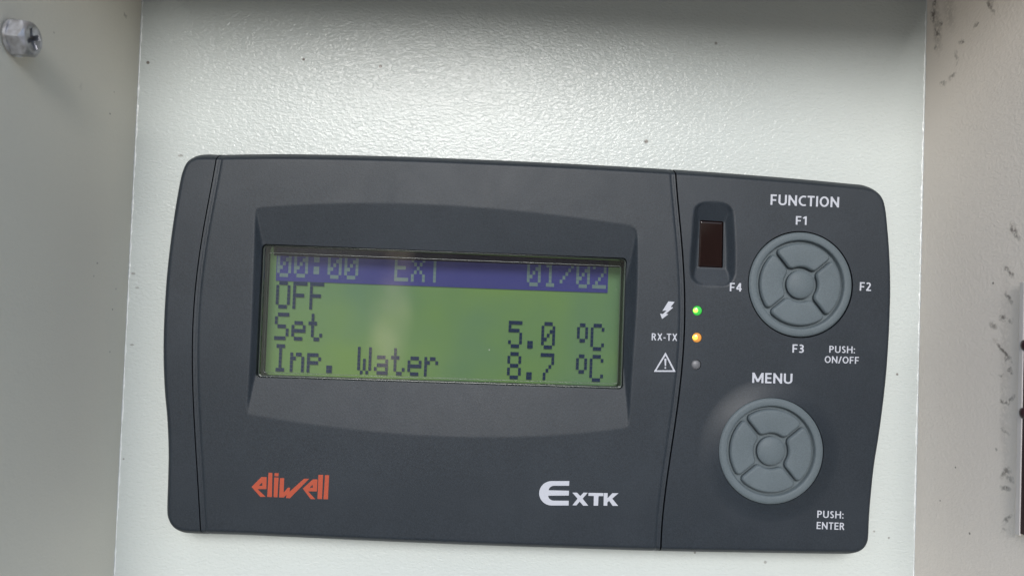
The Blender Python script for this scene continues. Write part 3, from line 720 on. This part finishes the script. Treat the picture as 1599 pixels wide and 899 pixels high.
# ------------------------------------------------------------------ hex bolt in the left wall
by, bz = at_x(22, 60, XLB)
bolt = empty("hex_bolt", (XLB, by, bz)); tag(bolt, "dull zinc hex head bolt with cross recess in the left wall, upper corner", "bolt")
AF = 2.75 * MM
def hexf(r0, rot=0.70):
    def f(X, Y):
        d = np.full(X.shape, -1e9)
        for k in range(6):
            a = rot + k * math.pi / 3; d = np.maximum(d, X * math.cos(a) + Y * math.sin(a) - r0)
        return d
    return f
def bolt_xf(v):   # plate frame (x, y, z) -> recess frame: z along +x, x along -z
    return np.stack([XLB - 0.05 * MM + v[:, 2], by + v[:, 1], bz - v[:, 0]], -1)
HB = 3.3 * MM
def bolt_h(X, Y):
    r = np.hypot(X, Y)
    z = HB - 0.8 * MM * np.clip((r - 2.35 * MM) / (0.8 * MM), 0, 2) ** 1.3
    a = math.radians(28); x = X * math.cos(a) + Y * math.sin(a); y = -X * math.sin(a) + Y * math.cos(a)
    cr = np.minimum(np.maximum(np.abs(x) - 1.75 * MM, np.abs(y) - 0.42 * MM), np.maximum(np.abs(y) - 1.75 * MM, np.abs(x) - 0.42 * MM))
    return z - 1.1 * MM * np.clip(-cr / (0.18 * MM), 0, 1) - 0.4 * MM * np.clip(1 - r / (2.0 * MM), 0, 1)
plate("bolt_head", (-5 * MM, 5 * MM, -5 * MM, 5 * MM), hexf(AF), bolt_h, 0.5 * MM, 0.09 * MM, m_steel, bolt, xf=bolt_xf).data.shade_flat()
plate("flange", (-6 * MM, 6 * MM, -6 * MM, 6 * MM), circ_sdf(0, 0, 3.05 * MM), lambda X, Y: 0.6 * MM - 0.3 * MM * np.clip(np.hypot(X, Y) / (3.5 * MM) - .75, 0, 1) * 2, 0.0, 0.2 * MM, m_steel, bolt, xf=bolt_xf)

# ------------------------------------------------------------------ dark plate at the right edge of the picture
ya, za = at_x(1592.5, 440, XRB); yb, zb_ = at_x(1589.5, 834, XRB)
z0 = 0.5 * (za + zb_)
pl = empty("maroon_plate", (XRB, yb, z0)); tag(pl, "dark maroon plate with pale edge on the right wall, cut by the photo edge", "plate")
box_obj("pale_edge", (XRB - 0.35 * MM, yb, z0), (XRB, ya, z0 + 1.3 * MM), m_edge, pl, 0.0002)
box_obj("plate_body", (XRB - 0.25 * MM, yb + 0.5 * MM, z0 + 1.31 * MM), (XRB, ya, z0 + 24 * MM), m_stud, pl)
for py in (539, 646):
    y, z = at_x(1598, py, XRB - 1.2 * MM)
    plate("stud", (-3 * MM, 3 * MM, -3 * MM, 3 * MM), circ_sdf(0, 0, 1.0 * MM), lambda X, Y: 0.75 * MM - 0.4 * MM * (np.hypot(X, Y) / (1.0 * MM)) ** 2, 0.1 * MM, 0.12 * MM, m_stud, pl,
          xf=lambda v, y=y: np.stack([XRB - v[:, 2], y + v[:, 1], z0 + 1.5 * MM + v[:, 0]], -1))

# ------------------------------------------------------------------ ground in front of the cabinet (bounces light into the recess)
gm = MT("concrete", (0.24, 0.23, 0.21), 0.85, 0.2); gm.base(gm.mixc(gm.ramp(gm.noise(3, 5), .3, .7), (0.19, 0.185, 0.17), (0.27, 0.26, 0.24)))
gv = [(-12, -ZOFF, 9.0), (12, -ZOFF, 9.0), (12, -ZOFF, -6.0), (-12, -ZOFF, -6.0)]
gr = new_obj("ground", gv, [(0, 1, 2, 3)], gm.m, None, False); tag(gr, kind='structure')
